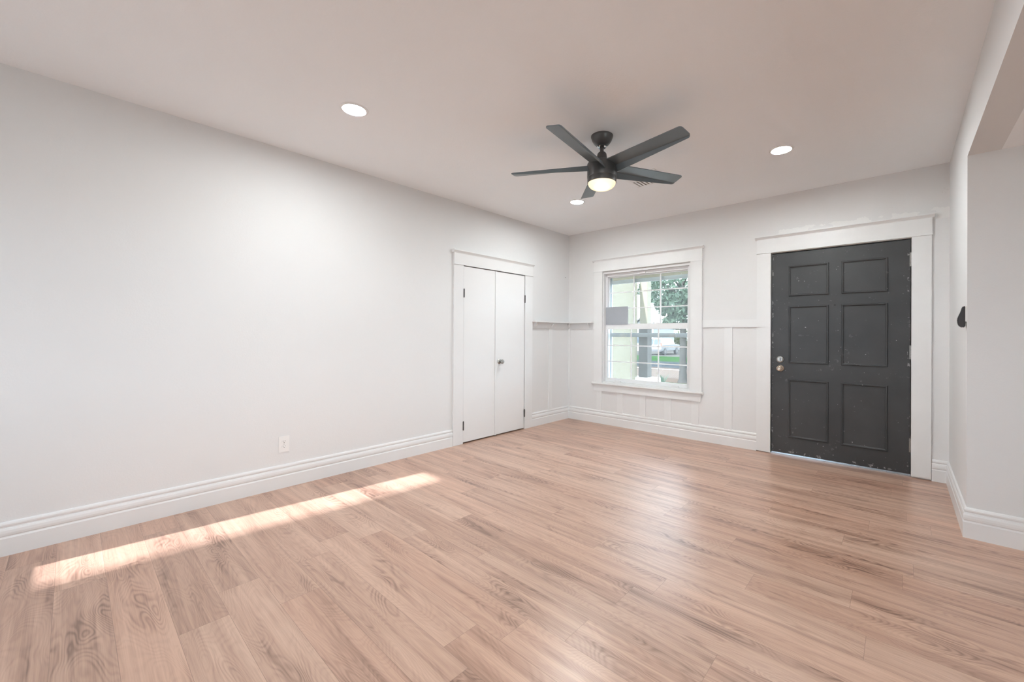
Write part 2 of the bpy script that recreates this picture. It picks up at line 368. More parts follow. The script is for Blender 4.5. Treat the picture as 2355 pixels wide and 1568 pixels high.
def ring_moulding(x0, x1, z0, z1, yf):
    """rectangular moulding frame standing proud of the face y=yf (towards -y)"""
    bm = B(); prof = [(0, 0), (0.0, -0.006), (0.005, -0.012), (0.011, -0.012), (0.016, -0.006), (0.019, -0.004), (0.019, 0)]
    rings = []
    for ins, dy in prof:
        rings.append([bm.verts.new((x, yf+dy, z)) for x, z in ((x0+ins, z0+ins), (x1-ins, z0+ins), (x1-ins, z1-ins), (x0+ins, z1-ins))])
    for a, b in zip(rings, rings[1:]):
        for i in range(4):
            j = (i+1) % 4; bm.faces.new((a[i], a[j], b[j], b[i]))
    a, b = rings[-1], rings[0]
    for i in range(4):
        j = (i+1) % 4; bm.faces.new((a[i], a[j], b[j], b[i]))
    return bm
for (z0, z1) in ((1.612, 1.918), (0.938, 1.512), (0.188, 0.774)):
    for (x0, x1) in ((2.808, 3.146), (3.245, 3.582)):
        obj('panel_moulding', ring_moulding(x0, x1, z0, z1, 0.006), M['black'], door)
RXM = Matrix.Rotation(PI/2, 4, 'X')      # local +z -> world -y
def on_back(x, y, z): return Matrix.Translation((x, y, z)) @ RXM
bm = B(); lathe(bm, [(0.034, 0), (0.034, 0.006), (0.031, 0.011), (0.024, 0.0125), (0.022, 0.016), (0, 0.016)], 32, on_back(2.735, 0.006, 0.972))
db = obj('deadbolt', bm, M['nickel'], door, smooth=True); db['label'] = 'round nickel deadbolt plate'
bm = B(); box(bm, 2.7305, 2.7395, -0.034, -0.009, 0.955, 0.989); obj('thumb_turn', bm, M['nickel'], db, bevel=0.003)
bm = B(); lathe(bm, [(0.034, 0), (0.034, 0.004), (0.029, 0.010), (0.016, 0.013), (0.013, 0.030), (0.016, 0.036), (0.025, 0.043), (0.0275, 0.052), (0.025, 0.063), (0.018, 0.068), (0.0165, 0.066), (0.012, 0.064), (0.012, 0.067), (0, 0.067)], 32, on_back(2.737, 0.006, 0.880))
hn = obj('door_knob', bm, M['brass'], door, smooth=True); hn['label'] = 'small round worn brass knob'
bm = B(); lathe(bm, [(0.006, 0), (0.006, 0.003), (0.004, 0.004), (0, 0.004)], 16, on_back(3.194, 0.006, 1.508)); obj('peephole', bm, M['slot'], door)
for zc in (1.879, 1.075, 0.271):
    bm = B(); box(bm, 3.726, 3.7335, 0.003, 0.007, zc-0.06, zc+0.06)
    for k in range(5): lathe(bm, [(0.006, 0), (0.006, 0.0225)], 12, Matrix.Translation((3.737, -0.001, zc-0.06+0.0242*k)))
    obj('hinge', bm, M['nickel'], door, smooth=True)
struct(boxes('trim_4', [(2.650, 3.740, 0.002, 0.06, 0.0, 0.011), (2.650, 3.740, 0.020, 0.06, 0.011, 0.017)], M['sill_metal'], bevel=0.001), 'bright aluminium threshold under the black door', 'threshold')

# ------------------------------------------------------------------ window
struct(boxes('trim_5', [(0.458, 0.590, -0.020, 0, 0.562, 2.075)], M['trim'], bevel=0.0015), 'white casing board left of the window', 'window trim')
struct(boxes('trim_6', [(1.806, 1.943, -0.020, 0, 0.562, 2.075)], M['trim'], bevel=0.0015), 'white casing board right of the window', 'window trim')
head_back('trim_7', 0.452, 1.945, 2.075, 2.216, 2.243, 'white head casing with cap over the window')
bm = B(); prism(bm, [(0.02, 0.536), (-0.038, 0.536), (-0.046, 0.542), (-0.048, 0.550), (-0.046, 0.558), (-0.038, 0.562), (0.02, 0.562)], 'x', 0.432, 1.960)
struct(obj('trim_8', bm, M['trim']), 'white window stool ledge below the window', 'window sill')
struct(boxes('trim_9', [(0.462, 1.932, -0.020, 0, 0.447, 0.536)], M['trim'], bevel=0.0015), 'white apron board under the window stool', 'window trim')
win = struct(boxes('window_1', [(0.588, 0.606, 0.0, 0.05, 0.552, 2.064), (1.786, 1.804, 0.0, 0.05, 0.552, 2.064), (0.606, 1.786, 0.0, 0.05, 2.038, 2.064),
    (0.606, 1.786, 0.0, 0.05, 0.552, 0.580)], M['trim'], bevel=0.001), 'white double hung window with grid panes looking onto the yard', 'window')
boxes('window_frame', [(0.600, 0.636, 0.05, 0.12, 0.575, 2.040), (1.748, 1.792, 0.05, 0.12, 0.575, 2.040), (0.636, 1.748, 0.05, 0.12, 2.000, 2.040), (0.636, 1.748, 0.05, 0.12, 0.580, 0.606)], M['alu'], win, 0.0015)
us = boxes('upper_sash', [(0.630, 0.648, 0.072, 0.10, 1.30, 2.005), (1.738, 1.754, 0.072, 0.10, 1.30, 2.005), (0.63, 1.754, 0.072, 0.10, 1.985, 2.005), (0.63, 1.754, 0.072, 0.10, 1.31, 1.352)], M['alu'], win, 0.001)
ls = boxes('lower_sash', [(0.606, 0.632, 0.052, 0.072, 0.592, 1.360), (1.743, 1.768, 0.052, 0.072, 0.592, 1.360), (0.632, 1.743, 0.052, 0.072, 1.288, 1.360), (0.632, 1.743, 0.052, 0.072, 0.592, 0.628)], M['alu'], win, 0.001)
g = boxes('muntin_grid', [(1.009, 1.025, 0.082, 0.090, 1.352, 1.985), (1.380, 1.396, 0.082, 0.090, 1.352, 1.985), (0.648, 1.738, 0.083, 0.089, 1.776, 1.790), (0.648, 1.738, 0.083, 0.089, 1.561, 1.575)], M['alu'], us)
g = boxes('muntin_grid', [(0.983, 0.999, 0.060, 0.068, 0.628, 1.288), (1.366, 1.382, 0.060, 0.068, 0.628, 1.288), (0.632, 1.743, 0.061, 0.067, 1.063, 1.077), (0.632, 1.743, 0.061, 0.067, 0.846, 0.860)], M['alu'], ls)
boxes('glass_pane', [(0.645, 1.742, 0.0915, 0.0945, 1.345, 1.99)], M['glass'], us)
boxes('glass_pane', [(0.628, 1.747, 0.0690, 0.0715, 0.622, 1.292)], M['glass'], ls)
for x in (0.80, 1.60): boxes('sash_tab', [(x-0.045, x+0.045, 0.030, 0.055, 0.580, 0.600)], M['trim'], win, 0.002)
boxes('sash_latch', [(1.11, 1.20, 0.036, 0.06, 2.004, 2.030)], M['trim'], win, 0.002)
st = boxes('storm_frame', [(0.625, 0.655, 0.125, 0.15, 0.58, 2.04), (1.735, 1.765, 0.125, 0.15, 0.58, 2.04), (0.655, 1.735, 0.125, 0.15, 1.905, 1.955), (0.655, 1.735, 0.125, 0.15, 1.185, 1.238),
    (0.655, 1.735, 0.125, 0.15, 0.58, 0.615)], M['storm'], win, 0.002)
for x in (0.835, 1.53): boxes('sash_latch', [(x-0.045, x+0.045, 0.117, 0.128, 1.185, 1.232)], M['alu'], st, 0.002)
c = tag(boxes('sign_mask_panel', [(0.612, 0.953, 0.044, 0.0475, 1.350, 1.588)], M['card']), 'flat mid grey panel standing for a blanked-out sign at lower left of upper panes', 'card')  # grey panel in place of a blanked-out sign

# ------------------------------------------------------------------ wainscot battens, rails, shelf
n = 10
def trim(lst, label, cat='wall trim', bev=0.0012):
    global n
    o = struct(boxes('trim_%d' % n, lst, M['trim'], bevel=bev), label, cat); n += 1; return o
names = ['leftmost', 'second', 'middle', 'fourth', 'rightmost']
for i, xc in enumerate((0.540, 0.868, 1.195, 1.529, 1.864)):
    trim([(xc-0.042, xc+0.042, -0.008, 0, 0.176, 0.447)], '%s short batten under the window apron' % names[i], 'batten')
trim([(2.188, 2.272, -0.008, 0, 0.176, 1.302)], 'tall batten between window and black door', 'batten')
trim([(1.943, 2.519, -0.012, 0, 1.302, 1.385)], 'flat chair rail between window and black door', 'chair rail')
trim([(0.0, 0.034, -0.008, 0, 0.176, 1.292)], 'narrow corner batten on the front wall', 'batten')
trim([(0, 0.008, -0.452, -0.376, 0.178, 1.292)], 'tall batten between closet and corner', 'batten')
trim([(0, 0.012, -0.796, 0, 1.292, 1.374)], 'flat rail under the corner shelf on the left wall', 'chair rail')
trim([(0.012, 0.458, -0.012, 0, 1.292, 1.374)], 'flat rail under the corner shelf on the front wall', 'chair rail')
sh = thing('corner_shelf', 'narrow white L shaped ledge shelf in the corner between closet and window', 'shelf', (0, 0, 1.374))
bm = B(); prism(bm, [(0, -0.800), (0.078, -0.800), (0.078, -0.078), (0.458, -0.078), (0.458, 0), (0, 0)], 'z', 0.0, 0.019)
obj('shelf_board', bm, M['trim'], sh, bevel=0.002)
br = [(0.012, 0), (0.066, 0), (0.062, -0.012), (0.034, -0.040), (0.024, -0.060), (0.012, -0.064)]
for yc in (-0.742, -0.408):
    bm = B(); prism(bm, br, 'y', yc-0.011, yc+0.011); obj('shelf_bracket', bm, M['trim'], sh)
bm = B(); prism(bm, [(-u, v) for u, v in br], 'x', 0.372, 0.394); obj('shelf_bracket', bm, M['trim'], sh)
bm = B(); prism(bm, [(u*1.2, v) for u, v in br], 'y', -0.011, 0.011)
for v in bm.verts: v.co = Matrix.Rotation(-PI/4, 3, 'Z') @ (v.co + Vector((-0.004, 0, 0)))
for v in bm.verts: v.co += Vector((0.006, -0.006, 0))
obj('shelf_bracket', bm, M['trim'], sh)

# ------------------------------------------------------------------ closet
def head_left(name, y0, y1, z0, z1, zc, label):
    bm = B(); box(bm, 0, 0.024, y0, y1, z0, z1); box(bm, 0, 0.028, y0-0.003, y1+0.003, z0-0.002, z0+0.010)
    prism(bm, [(0, z1-0.004), (0.026, z1-0.004), (0.030, z1+0.004), (0.046, zc-0.010), (0.046, zc), (0, zc)], 'y', y0-0.016, y1+0.016)
    return struct(obj(name, bm, M['trim']), label, 'door trim')
trim([(0, 0.020, -2.045, -1.914, 0, 1.972)], 'white casing board left of the closet doors', 'door trim')
trim([(0, 0.020, -0.936, -0.795, 0, 1.972)], 'white casing board right of the closet doors', 'door trim')
head_left('trim_%d' % n, -2.045, -0.797, 1.972, 2.098, 2.128, 'white head casing with cap over the closet doors'); n += 1
cl = struct(boxes('door_2', [(-0.028, 0.012, -1.9085, -1.4275, 0.014, 1.962)], M['closet'], bevel=0.0012), 'left flush white closet door leaf', 'door')
boxes('astragal', [(0.012, 0.021, -1.446, -1.4235, 0.010, 1.962)], M['closet'], cl, 0.002)
cr = struct(boxes('door_3', [(-0.028, 0.012, -1.4235, -0.9425, 0.014, 1.962)], M['closet'], bevel=0.0012), 'right flush white closet door leaf with the knob', 'door')
RYM = Matrix.Rotation(PI/2, 4, 'Y')     # local +z -> world +x
bm = B(); lathe(bm, [(0.031, 0), (0.031, 0.003), (0.026, 0.008), (0.013, 0.011), (0.011, 0.028), (0.014, 0.034), (0.023, 0.040), (0.0265, 0.050), (0.024, 0.061), (0.017, 0.066), (0.010, 0.0665), (0.009, 0.064), (0, 0.064)], 32, Matrix.Translation((0.012, -1.370, 0.885)) @ RYM)
kn = obj('door_knob', bm, M['nickel'], cr, smooth=True); kn['label'] = 'round dark nickel closet knob'
for par, yc, zs in ((cl, -1.9105, (1.664, 0.200)), (cr, -0.9405, (1.664, 0.205))):
    for zc in zs:
        bm = B(); lathe(bm, [(0.0075, 0), (0.0075, 0.090)], 14, Matrix.Translation((0.0215, yc, zc-0.045)))
        lathe(bm, [(0.005, 0), (0.005, 0.1)], 12, Matrix.Translation((0.0215, yc, zc-0.05)))
        hh = obj('hinge', bm, M['hinge'], par, smooth=True); hh['label'] = 'dark steel hinge knuckle'

# ------------------------------------------------------------------ outlet, wall control, nail
ot = thing('power_outlet', 'white duplex power outlet low on the left wall', 'outlet', (0, -3.642, 0.340))
boxes('cover_plate', [(0, 0.006, -0.0375, 0.0375, -0.062, 0.062)], M['plastic'], ot, 0.002)
for dz in (0.0195, -0.0195):
    bm = B(); pts = []
    for i in range(24):
        a = 2*PI*i/24; pts.append((0.0172*math.cos(a), max(-0.0135, min(0.0135, 0.0172*math.sin(a)))))
    prism(bm, [(u, v+dz) for u, v in pts], 'x', 0.0055, 0.0085); rc = obj('receptacle', bm, M['plastic'], ot)
    bm = B(); box(bm, 0.008, 0.0089, -0.0078, -0.0056, dz+0.001, dz+0.009); box(bm, 0.008, 0.0089, 0.0056, 0.0078, dz+0.002, dz+0.0085)
    lathe(bm, [(0.0026, 0.008), (0.0026, 0.0089)], 12, Matrix.Translation((0, 0, dz-0.0068)) @ RYM); obj('slots', bm, M['slot'], rc)
bm = B(); lathe(bm, [(0.0030, 0.006), (0.0030, 0.0070), (0, 0.0074)], 14, RYM); obj('screw', bm, M['nickel'], ot)
wc = thing('wall_control', 'small dark grey rounded control on the right wall beside its outer corner', 'wall control', (WX, -1.150, 1.333))
boxes('back_plate', [(-0.006, 0, -0.024, 0.024, -0.030, 0.066)], M['plastic'], wc, 0.002)
bm = B(); pr = [(-0.004, 0.066), (-0.014, 0.067), (-0.020, 0.058), (-0.024, 0.035), (-0.034, 0.008), (-0.040, -0.014), (-0.038, -0.042), (-0.030, -0.060), (-0.016, -0.066), (-0.006, -0.062), (-0.004, -0.03)]
prism(bm, pr, 'y', -0.022, 0.022); hb = obj('control_body', bm, M['grey_plastic'], wc, smooth=True, bevel=0.004)
bm = B(); lathe(bm, [(0.004, 0), (0.004, 0.006), (0.003, 0.007), (0, 0.007)], 10, Matrix.Translation((0, -0.086, 2.036)) @ RYM)
tag(obj('nail', bm, M['slot']), 'tiny dark nail in the left wall high beside the corner', 'nail')

# ------------------------------------------------------------------ recessed lights
LP = [((0.998, -3.555), 'brightest nearest round recessed ceiling light left of the fan'),
      ((2.964, -1.150), 'round recessed ceiling light near the black door'),
      ((1.003, -1.158), 'round recessed ceiling light below the fan near the corner'),
      ((2.964, -3.555), 'round recessed ceiling light overhead behind the view')]
def make_light(loc, label):
    t = thing('recessed_light', label, 'ceiling light', (*loc, H), 'recessed ceiling lights')
    bm = B(); lathe(bm, [(0.066, -0.0005), (0.066, -0.004), (0.070, -0.007), (0.082, -0.005), (0.085, -0.0005)], 40)
    obj('trim_ring', bm, M['plastic'], t, smooth=True)
    bm = B(); lathe(bm, [(0, -0.0035), (0.066, -0.0035), (0.066, -0.001), (0, -0.001)], 40); obj('lens', bm, M['lens'], t)
    return t
l0 = make_light(*LP[0])
def dup(root, loc, label):
    r = root.copy(); COL.objects.link(r); r.location = loc; r['label'] = label
    for ch in list(root.children):
        k = ch.copy(); COL.objects.link(k); k.parent = r
    return r
for p, lab in LP[1:]: dup(l0, (*p, H), lab)

# ------------------------------------------------------------------ ceiling vent
vt = thing('ceiling_vent', 'small louvred air register in the ceiling behind the fan blade', 'vent', (1.885, -1.285, H))
boxes('vent_frame', [(-0.165, 0.165, -0.165, -0.135, -0.007, 0), (-0.165, 0.165, 0.135, 0.165, -0.007, 0), (-0.165, -0.135, -0.135, 0.135, -0.007, 0), (0.135, 0.165, -0.135, 0.135, -0.007, 0)], M['vent'], vt, 0.002)
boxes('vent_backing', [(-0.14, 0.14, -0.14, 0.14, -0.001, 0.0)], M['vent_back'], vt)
for k in range(4):
    y = -0.12+0.03*k; bm = B(); prism(bm, [(y, -0.002), (y+0.004, -0.001), (y+0.024, -0.008), (y+0.021, -0.010)], 'x', -0.135, 0.135); obj('louvre', bm, M['vent'], vt)
for k in range(8):
    x = -0.125+0.032*k; bm = B(); prism(bm, [(x, -0.002), (x+0.004, -0.001), (x+0.026, -0.008), (x+0.023, -0.010)], 'y', 0.005, 0.135); obj('louvre', bm, M['vent'], vt)

# ------------------------------------------------------------------ ceiling fan
FX, FY = 2.020, -2.225
fan = thing('ceiling_fan', 'dark five blade ceiling fan with lit frosted bowl light', 'ceiling fan', (FX, FY, H))
Zf = lambda z: z-H
bm = B(); lathe(bm, [(0.080, 0), (0.080, -0.005), (0.078, -0.012), (0.071, -0.032), (0.060, -0.050), (0.047, -0.064), (0.036, -0.071), (0, -0.072)], 40)
cn = obj('canopy', bm, M['fan'], fan, smooth=True)
bm = B(); lathe(bm, [(0.0335, -0.072), (0.035, -0.078), (0.030, -0.083), (0.0175, -0.081), (0.0175, -0.072)], 32); k = obj('canopy_ring', bm, M['chrome'], cn, smooth=True); k['label'] = 'chrome ring'
bm = B(); lathe(bm, [(0.0135, -0.070), (0.0135, Zf(2.515))], 24); obj('downrod', bm, M['fan'], fan, smooth=True)
bm = B(); lathe(bm, [(0.018, Zf(2.536)), (0.025, Zf(2.535)), (0.033, Zf(2.524)), (0.041, Zf(2.475)), (0.042, Zf(2.45))], 28); obj('coupler', bm, M['fan'], fan, smooth=True)
bm = B(); lathe(bm, [(0.03, Zf(2.462)), (0.09, Zf(2.460)), (0.104, Zf(2.452)), (0.1065, Zf(2.446)), (0.1065, Zf(2.352)), (0.1045, Zf(2.350)), (0.1045, Zf(2.347)), (0.1055, Zf(2.345)), (0.1045, Zf(2.314)), (0.101, Zf(2.312)), (0.100, Zf(2.326)), (0, Zf(2.326))], 56)
obj('motor_housing', bm, M['fan'], fan, smooth=True)
bm = B(); lathe(bm, [(0.0995, Zf(2.322)), (0.0995, Zf(2.308)), (0.095, Zf(2.296)), (0.082, Zf(2.282)), (0.060, Zf(2.271)), (0.030, Zf(2.265)), (0, Zf(2.264))], 48)
shd = obj('bowl_shade', bm, M['shade'], fan, smooth=True); shd['label'] = 'glowing frosted glass bowl'
fl = bpy.data.lights.new('fan_bulb', 'POINT'); fl.energy = 0.42; fl.color = (1.0, 0.82, 0.64); fl.shadow_soft_size = 0.025
fo = bpy.data.objects.new('fan_bulb', fl); COL.objects.link(fo); fo.parent = fan; fo.location = (0.012, -0.02, Zf(2.291))
def blade_mesh():
    bm = B(); R1, Rin = 0.682, 0.075; th = 0.006; N = 14
    def section(r, hw_m, hw_p, lip):
        # cross-section in (t, z): flat plate plus folded lip on +t side
        top = [(-hw_m, 0), (hw_p, 0), (hw_p+lip*0.62, -lip*0.85)]
        bot = [(hw_p+lip*0.62-0.005, -lip*0.85-0.002), (hw_p-0.003, -th), (-hw_m, -th)]
        return [bm.verts.new((r, t, z)) for t, z in top+bot]
    secs = []; rs = [Rin+(R1-0.022-Rin)*i/N for i in range(N+1)] + [R1-0.014, R1-0.006, R1-0.0015, R1]
    for r in rs:
        f = (r-Rin)/(R1-Rin); hm = 0.052+0.006*f; hp = 0.044+0.008*f; lip = 0.036*(1-f)+0.014
        q = max(0.0, (r-(R1-0.022))/0.022); cut = 0.022*(1-math.sqrt(max(0, 1-q*q)))
        secs.append(section(r, hm-cut, hp-cut*0.7, max(0.004, lip-cut*0.6)))
    for a, b in zip(secs, secs[1:]):
        for i in range(6):
            j = (i+1) % 6; bm.faces.new((a[i], b[i], b[j], a[j]))
    bm.faces.new(secs[0]); bm.faces.new(secs[-1][::-1])
    return bm
b0 = obj('blade', blade_mesh(), M['blade'], fan)
ZB = Zf(2.440)
for k in range(5):
    o = b0 if k == 0 else b0.copy()
    if k: COL.objects.link(o); o.parent = fan
    a = math.radians(62.4+72*k)
    o.matrix_local = Matrix.Translation((0, 0, ZB)) @ Matrix.Rotation(a, 4, 'Z') @ Matrix.Rotation(math.radians(-10), 4, 'X')

# ------------------------------------------------------------------ windows out of view, the wide ones added for light
w2 = struct(boxes('window_2', [(RX0, RX0+0.02, YB-0.1, YB-0.04, RZ0, RZ1), (RX1-0.02, RX1, YB-0.1, YB-0.04, RZ0, RZ1), (RX0, RX1, YB-0.1, YB-0.04, RZ1-0.02, RZ1), (RX0, RX1, YB-0.1, YB-0.04, RZ0, RZ0+0.02)], M['alu']), 'narrow rear window behind the camera', 'window')
k = NT('sun_softening_fabric'); sp_ = k.n('ShaderNodeSeparateXYZ'); k.l(k.pos(), sp_.inputs[0])
wv = k.math('MULTIPLY', k.math('SUBTRACT', k.noise(k.pos(), 6.0, 2), 0.5), 0.06)
den = k.ramp(k.math('MULTIPLY', k.math('SUBTRACT', k.math('ADD', sp_.outputs[0], wv), RX0+0.225), 1/0.17), [(0.0, 0.02), (0.45, 0.55), (1.0, 0.97)])   # density ramp added to fade one edge of the sun patch
tp = k.n('ShaderNodeBsdfTransparent'); tl = k.n('ShaderNodeBsdfTranslucent'); mxs = k.n('ShaderNodeMixShader')
k.l(den, mxs.inputs[0]); k.l(tp.outputs[0], mxs.inputs[1]); k.l(tl.outputs[0], mxs.inputs[2]); k.l(mxs.outputs[0], k.out.inputs[0]); k.t.nodes.remove(k.b)
bm = B(); cv = []
for i in range(25):
    xx = RX0+0.17+0.23*i/24; yy = YB+0.03+0.008*math.sin(i*1.1)
    cv.append((bm.verts.new((xx, yy, 0.78)), bm.verts.new((xx, yy, 2.12))))
for a, b in zip(cv, cv[1:]): bm.faces.new((a[0], b[0], b[1], a[1]))
tag(obj('sun_softening_sheer', bm, k.m), 'unseen sheer curtain added to soften the sun patch from the narrow rear window', 'curtain')  # unseen sheet added to soften the sun patch edge
w3 = struct(boxes('added_side_window', [(XR+0.04, XR+0.10, SY0, SY0+0.05, SZ0, SZ1), (XR+0.04, XR+0.10, SY1-0.05, SY1, SZ0, SZ1), (XR+0.04, XR+0.10, SY0, SY1, SZ0, SZ0+0.05), (XR+0.04, XR+0.10, SY0, SY1, SZ1-0.05, SZ1),
    (XR+0.04, XR+0.10, (SY0+SY1)/2-0.03, (SY0+SY1)/2+0.03, SZ0, SZ1)], M['alu']), 'wide side room window added out of view to let light in', 'window')  # unseen opening, added to bring light in from the side
boxes('glass_pane', [(XR+0.068, XR+0.072, SY0+0.05, SY1-0.05, SZ0+0.05, SZ1-0.05)], M['glass'], w3)

w4 = struct(boxes('added_rear_window', [(QX0, QX0+0.05, YB-0.1, YB-0.04, QZ0, QZ1), (QX1-0.05, QX1, YB-0.1, YB-0.04, QZ0, QZ1), (QX0, QX1, YB-0.1, YB-0.04, QZ1-0.05, QZ1), (QX0, QX1, YB-0.1, YB-0.04, QZ0, QZ0+0.05)], M['alu']), 'wide rear window added behind the camera for fill light', 'window')  # added opening for the rear fill lamp
struct(boxes('sun_block_roof', [(0.95, 4.4, YB-5.5, YB-0.14, 2.45, 2.6)], M['beige']), 'unseen roof slab added to block sun from the wide rear window', 'roof')  # added out of view, keeps direct sun off the rear opening
# ------------------------------------------------------------------ outside: porch
struct(boxes('porch_floor', [(-0.6, WX+2, 0.16, 3.1, -0.25, -0.08)], M['slab']), 'porch slab outside', 'porch')
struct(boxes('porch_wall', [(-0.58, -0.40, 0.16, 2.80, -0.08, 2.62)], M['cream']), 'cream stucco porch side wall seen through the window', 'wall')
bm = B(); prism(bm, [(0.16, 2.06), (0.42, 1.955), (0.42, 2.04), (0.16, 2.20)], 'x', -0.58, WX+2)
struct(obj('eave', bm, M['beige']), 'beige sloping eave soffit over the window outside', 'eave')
struct(boxes('porch_ledge', [(-0.58, 0.0, 2.72, 3.05, -0.08, 0.36)], M['slab'], bevel=0.01), 'low white porch ledge', 'porch')
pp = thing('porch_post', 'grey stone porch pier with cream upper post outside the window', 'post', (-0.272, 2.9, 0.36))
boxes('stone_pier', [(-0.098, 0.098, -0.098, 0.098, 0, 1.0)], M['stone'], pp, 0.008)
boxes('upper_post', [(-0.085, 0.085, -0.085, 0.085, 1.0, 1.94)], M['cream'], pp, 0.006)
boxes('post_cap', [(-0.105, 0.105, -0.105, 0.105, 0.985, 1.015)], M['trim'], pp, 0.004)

# ------------------------------------------------------------------ outside: ground strips (height falls towards the street)
def gz(y): return -0.35 if y < 6 else (-0.35-0.40*(y-6)/13 if y < 19 else -0.75)
def strip(name, y0, y1, mat, label, cat, x0=-70, x1=40, z=None, steps=1):
    bm = B(); ys = [y0+(y1-y0)*i/steps for i in range(steps+1)]
    L = [(bm.verts.new((x0, y, gz(y) if z is None else z)), bm.verts.new((x1, y, gz(y) if z is None else z))) for y in ys]
    Lb = [(bm.verts.new((x0, y, -1.2)), bm.verts.new((x1, y, -1.2))) for y in ys]
    for (a, b), (c_, d) in zip(L, L[1:]): bm.faces.new((a, b, d, c_))
    for (a, b), (c_, d) in zip(Lb, Lb[1:]): bm.faces.new((a, c_, d, b))
    for q in (0, -1): bm.faces.new((L[q][0], L[q][1], Lb[q][1], Lb[q][0]))
    for s in (0, 1): bm.faces.new([r[s] for r in L]+[r[s] for r in Lb][::-1])
    return struct(obj(name, bm, mat), label, cat)
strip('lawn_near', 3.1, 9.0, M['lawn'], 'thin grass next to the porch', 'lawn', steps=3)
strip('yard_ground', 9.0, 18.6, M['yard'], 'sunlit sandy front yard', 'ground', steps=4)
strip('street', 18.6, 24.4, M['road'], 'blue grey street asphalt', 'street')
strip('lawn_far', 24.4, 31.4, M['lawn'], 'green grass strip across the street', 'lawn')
strip('driveway', 31.4, 120, M['concrete'], 'pale driveway ground across the street', 'driveway')
strip('ground_rear', -40, YB-0.14, M['yard'], 'ground behind the house', 'ground', z=-0.3)
strip('ground_side', YB-0.14, 0.16, M['yard'], 'ground beside the house', 'ground', x0=XR+0.14, x1=40, z=-0.3)

def leaves(bm, c, rad, count, size, rng):
    """cloud of small leaf quads filling an ellipsoid, denser at the shell"""
    for _ in range(count):
        d = Vector((rng.gauss(0, 1), rng.gauss(0, 1), rng.gauss(0, 1))).normalized(); r = rng.uniform(0.35, 1.0)**0.5
        p = Vector(c) + Vector((d.x*rad[0], d.y*rad[1], d.z*rad[2]))*r
        u = Vector((rng.gauss(0, 1), rng.gauss(0, 1), rng.gauss(0, 1))).normalized(); w = u.orthogonal().normalized()
        s = size*rng.uniform(0.6, 1.4)
        vs = [bm.verts.new(p+u*s*a+w*s*0.5*b) for a, b in ((-1, 0), (0, -1), (1, 0), (0, 1))]; bm.faces.new(vs)

# tree in the yard
def at(u, depth):   # world x, y at a pixel column and depth from the camera
    d = F + RV*((u-CX)/FPX); p = CAMP + d*depth; return p.x, p.y
tx, ty = at(1571, 14.5); rng = random.Random(3)
tr = thing('shade_tree', 'leafy green tree with a thick grey trunk in the front yard', 'tree', (tx, ty, gz(ty)))
bm = B(); prev = None
lathe(bm, [(0.20, 0), (0.14, 0.12), (0.118, 0.5), (0.112, 1.8), (0.12, 2.5), (0.08, 3.2), (0.03, 4.2)], 16)
for k in range(7):
    a = k*0.9; z0 = 2.1+0.22*k; tube(bm, (0, 0, z0), (1.2*math.cos(a), 1.2*math.sin(a), z0+0.9), 0.035, 8)
obj('trunk', bm, M['bark'], tr, smooth=True)
bm = B()
for (c0, rad, cnt) in (((0, 0, 4.0), (2.0, 1.6, 1.5), 2600), ((-0.35, -0.1, 2.75), (0.62, 0.7, 0.45), 900), ((0.5, -0.3, 2.7), (0.9, 0.7, 0.6), 700), ((-0.30, 0.0, 2.15), (0.42, 0.5, 0.28), 420), ((-0.8, 0.3, 3.3), (0.8, 0.7, 0.5), 700)):
    leaves(bm, c0, rad, cnt, 0.075, rng)
obj('foliage', bm, M['leaf'], tr)
# hedge and far trees
hx, hy = at(1545, 58)
for (u, dpt, rad, zc, lab) in ((1530, 58, (3.4, 1.6, 1.5), 0.9, 'yellow green hedge behind the white car'), (1580, 62, (4.0, 1.8, 1.9), 1.0, 'yellow green bush at the right behind the tree trunk')):
    hx, hy = at(u, dpt); hd = thing('hedge', lab, 'hedge', (hx, hy, -0.75), 'far bushes across the street')
    bm = B(); leaves(bm, (0, 0, zc), rad, 2200, 0.16, rng); obj('foliage', bm, M['hedge'], hd)
    bm = B(); lathe(bm, [(0.2, 0), (0.12, 0.8)], 8); obj('stem', bm, M['bark'], hd)

# low wire fence across the yard
fn = thing('wire_fence', 'low chain wire fence across the sandy yard', 'fence', (0, 10.6, gz(10.6)))
bm = B(); xs0, xs1 = -8.5, 0.5
tube(bm, (xs0, 0, 0.36), (xs1, 0, 0.36), 0.014, 8); obj('top_rail', bm, M['wire'], fn, smooth=True)
bm = B(); kx = xs0
while kx < xs1-0.4:
    tube(bm, (kx, 0, 0.02), (kx+0.34, 0, 0.36), 0.0022, 4); tube(bm, (kx+0.34, 0.004, 0.02), (kx, 0.004, 0.36), 0.0022, 4); kx += 0.075
obj('wire_mesh', bm, M['wire'], fn)
for k in range(5):
    bm = B(); tube(bm, (xs0+k*2.25, 0, -0.05), (xs0+k*2.25, 0, 0.40), 0.02, 10); obj('fence_post', bm, M['wire'], fn, smooth=True)
# spiky plant
px, py = at(1526, 13.6)
pl = thing('yucca_plant', 'small spiky plant on the sandy yard outside', 'plant', (px, py, gz(py)))
bm = B()
for k in range(16):
    a = k*2.4; tl = rng.uniform(0.25, 0.5); e = Vector((math.cos(a)*0.6, math.sin(a)*0.6, 1)).normalized()*tl
    w = Vector((-math.sin(a), math.cos(a), 0))*0.015
    vs = [bm.verts.new(-w), bm.verts.new(w), bm.verts.new(e*0.6+w*0.8+Vector((0, 0, 0.03))), bm.verts.new(e), bm.verts.new(e*0.6-w*0.8)]; bm.faces.new(vs)
obj('leaves', bm, M['leaf'], pl)

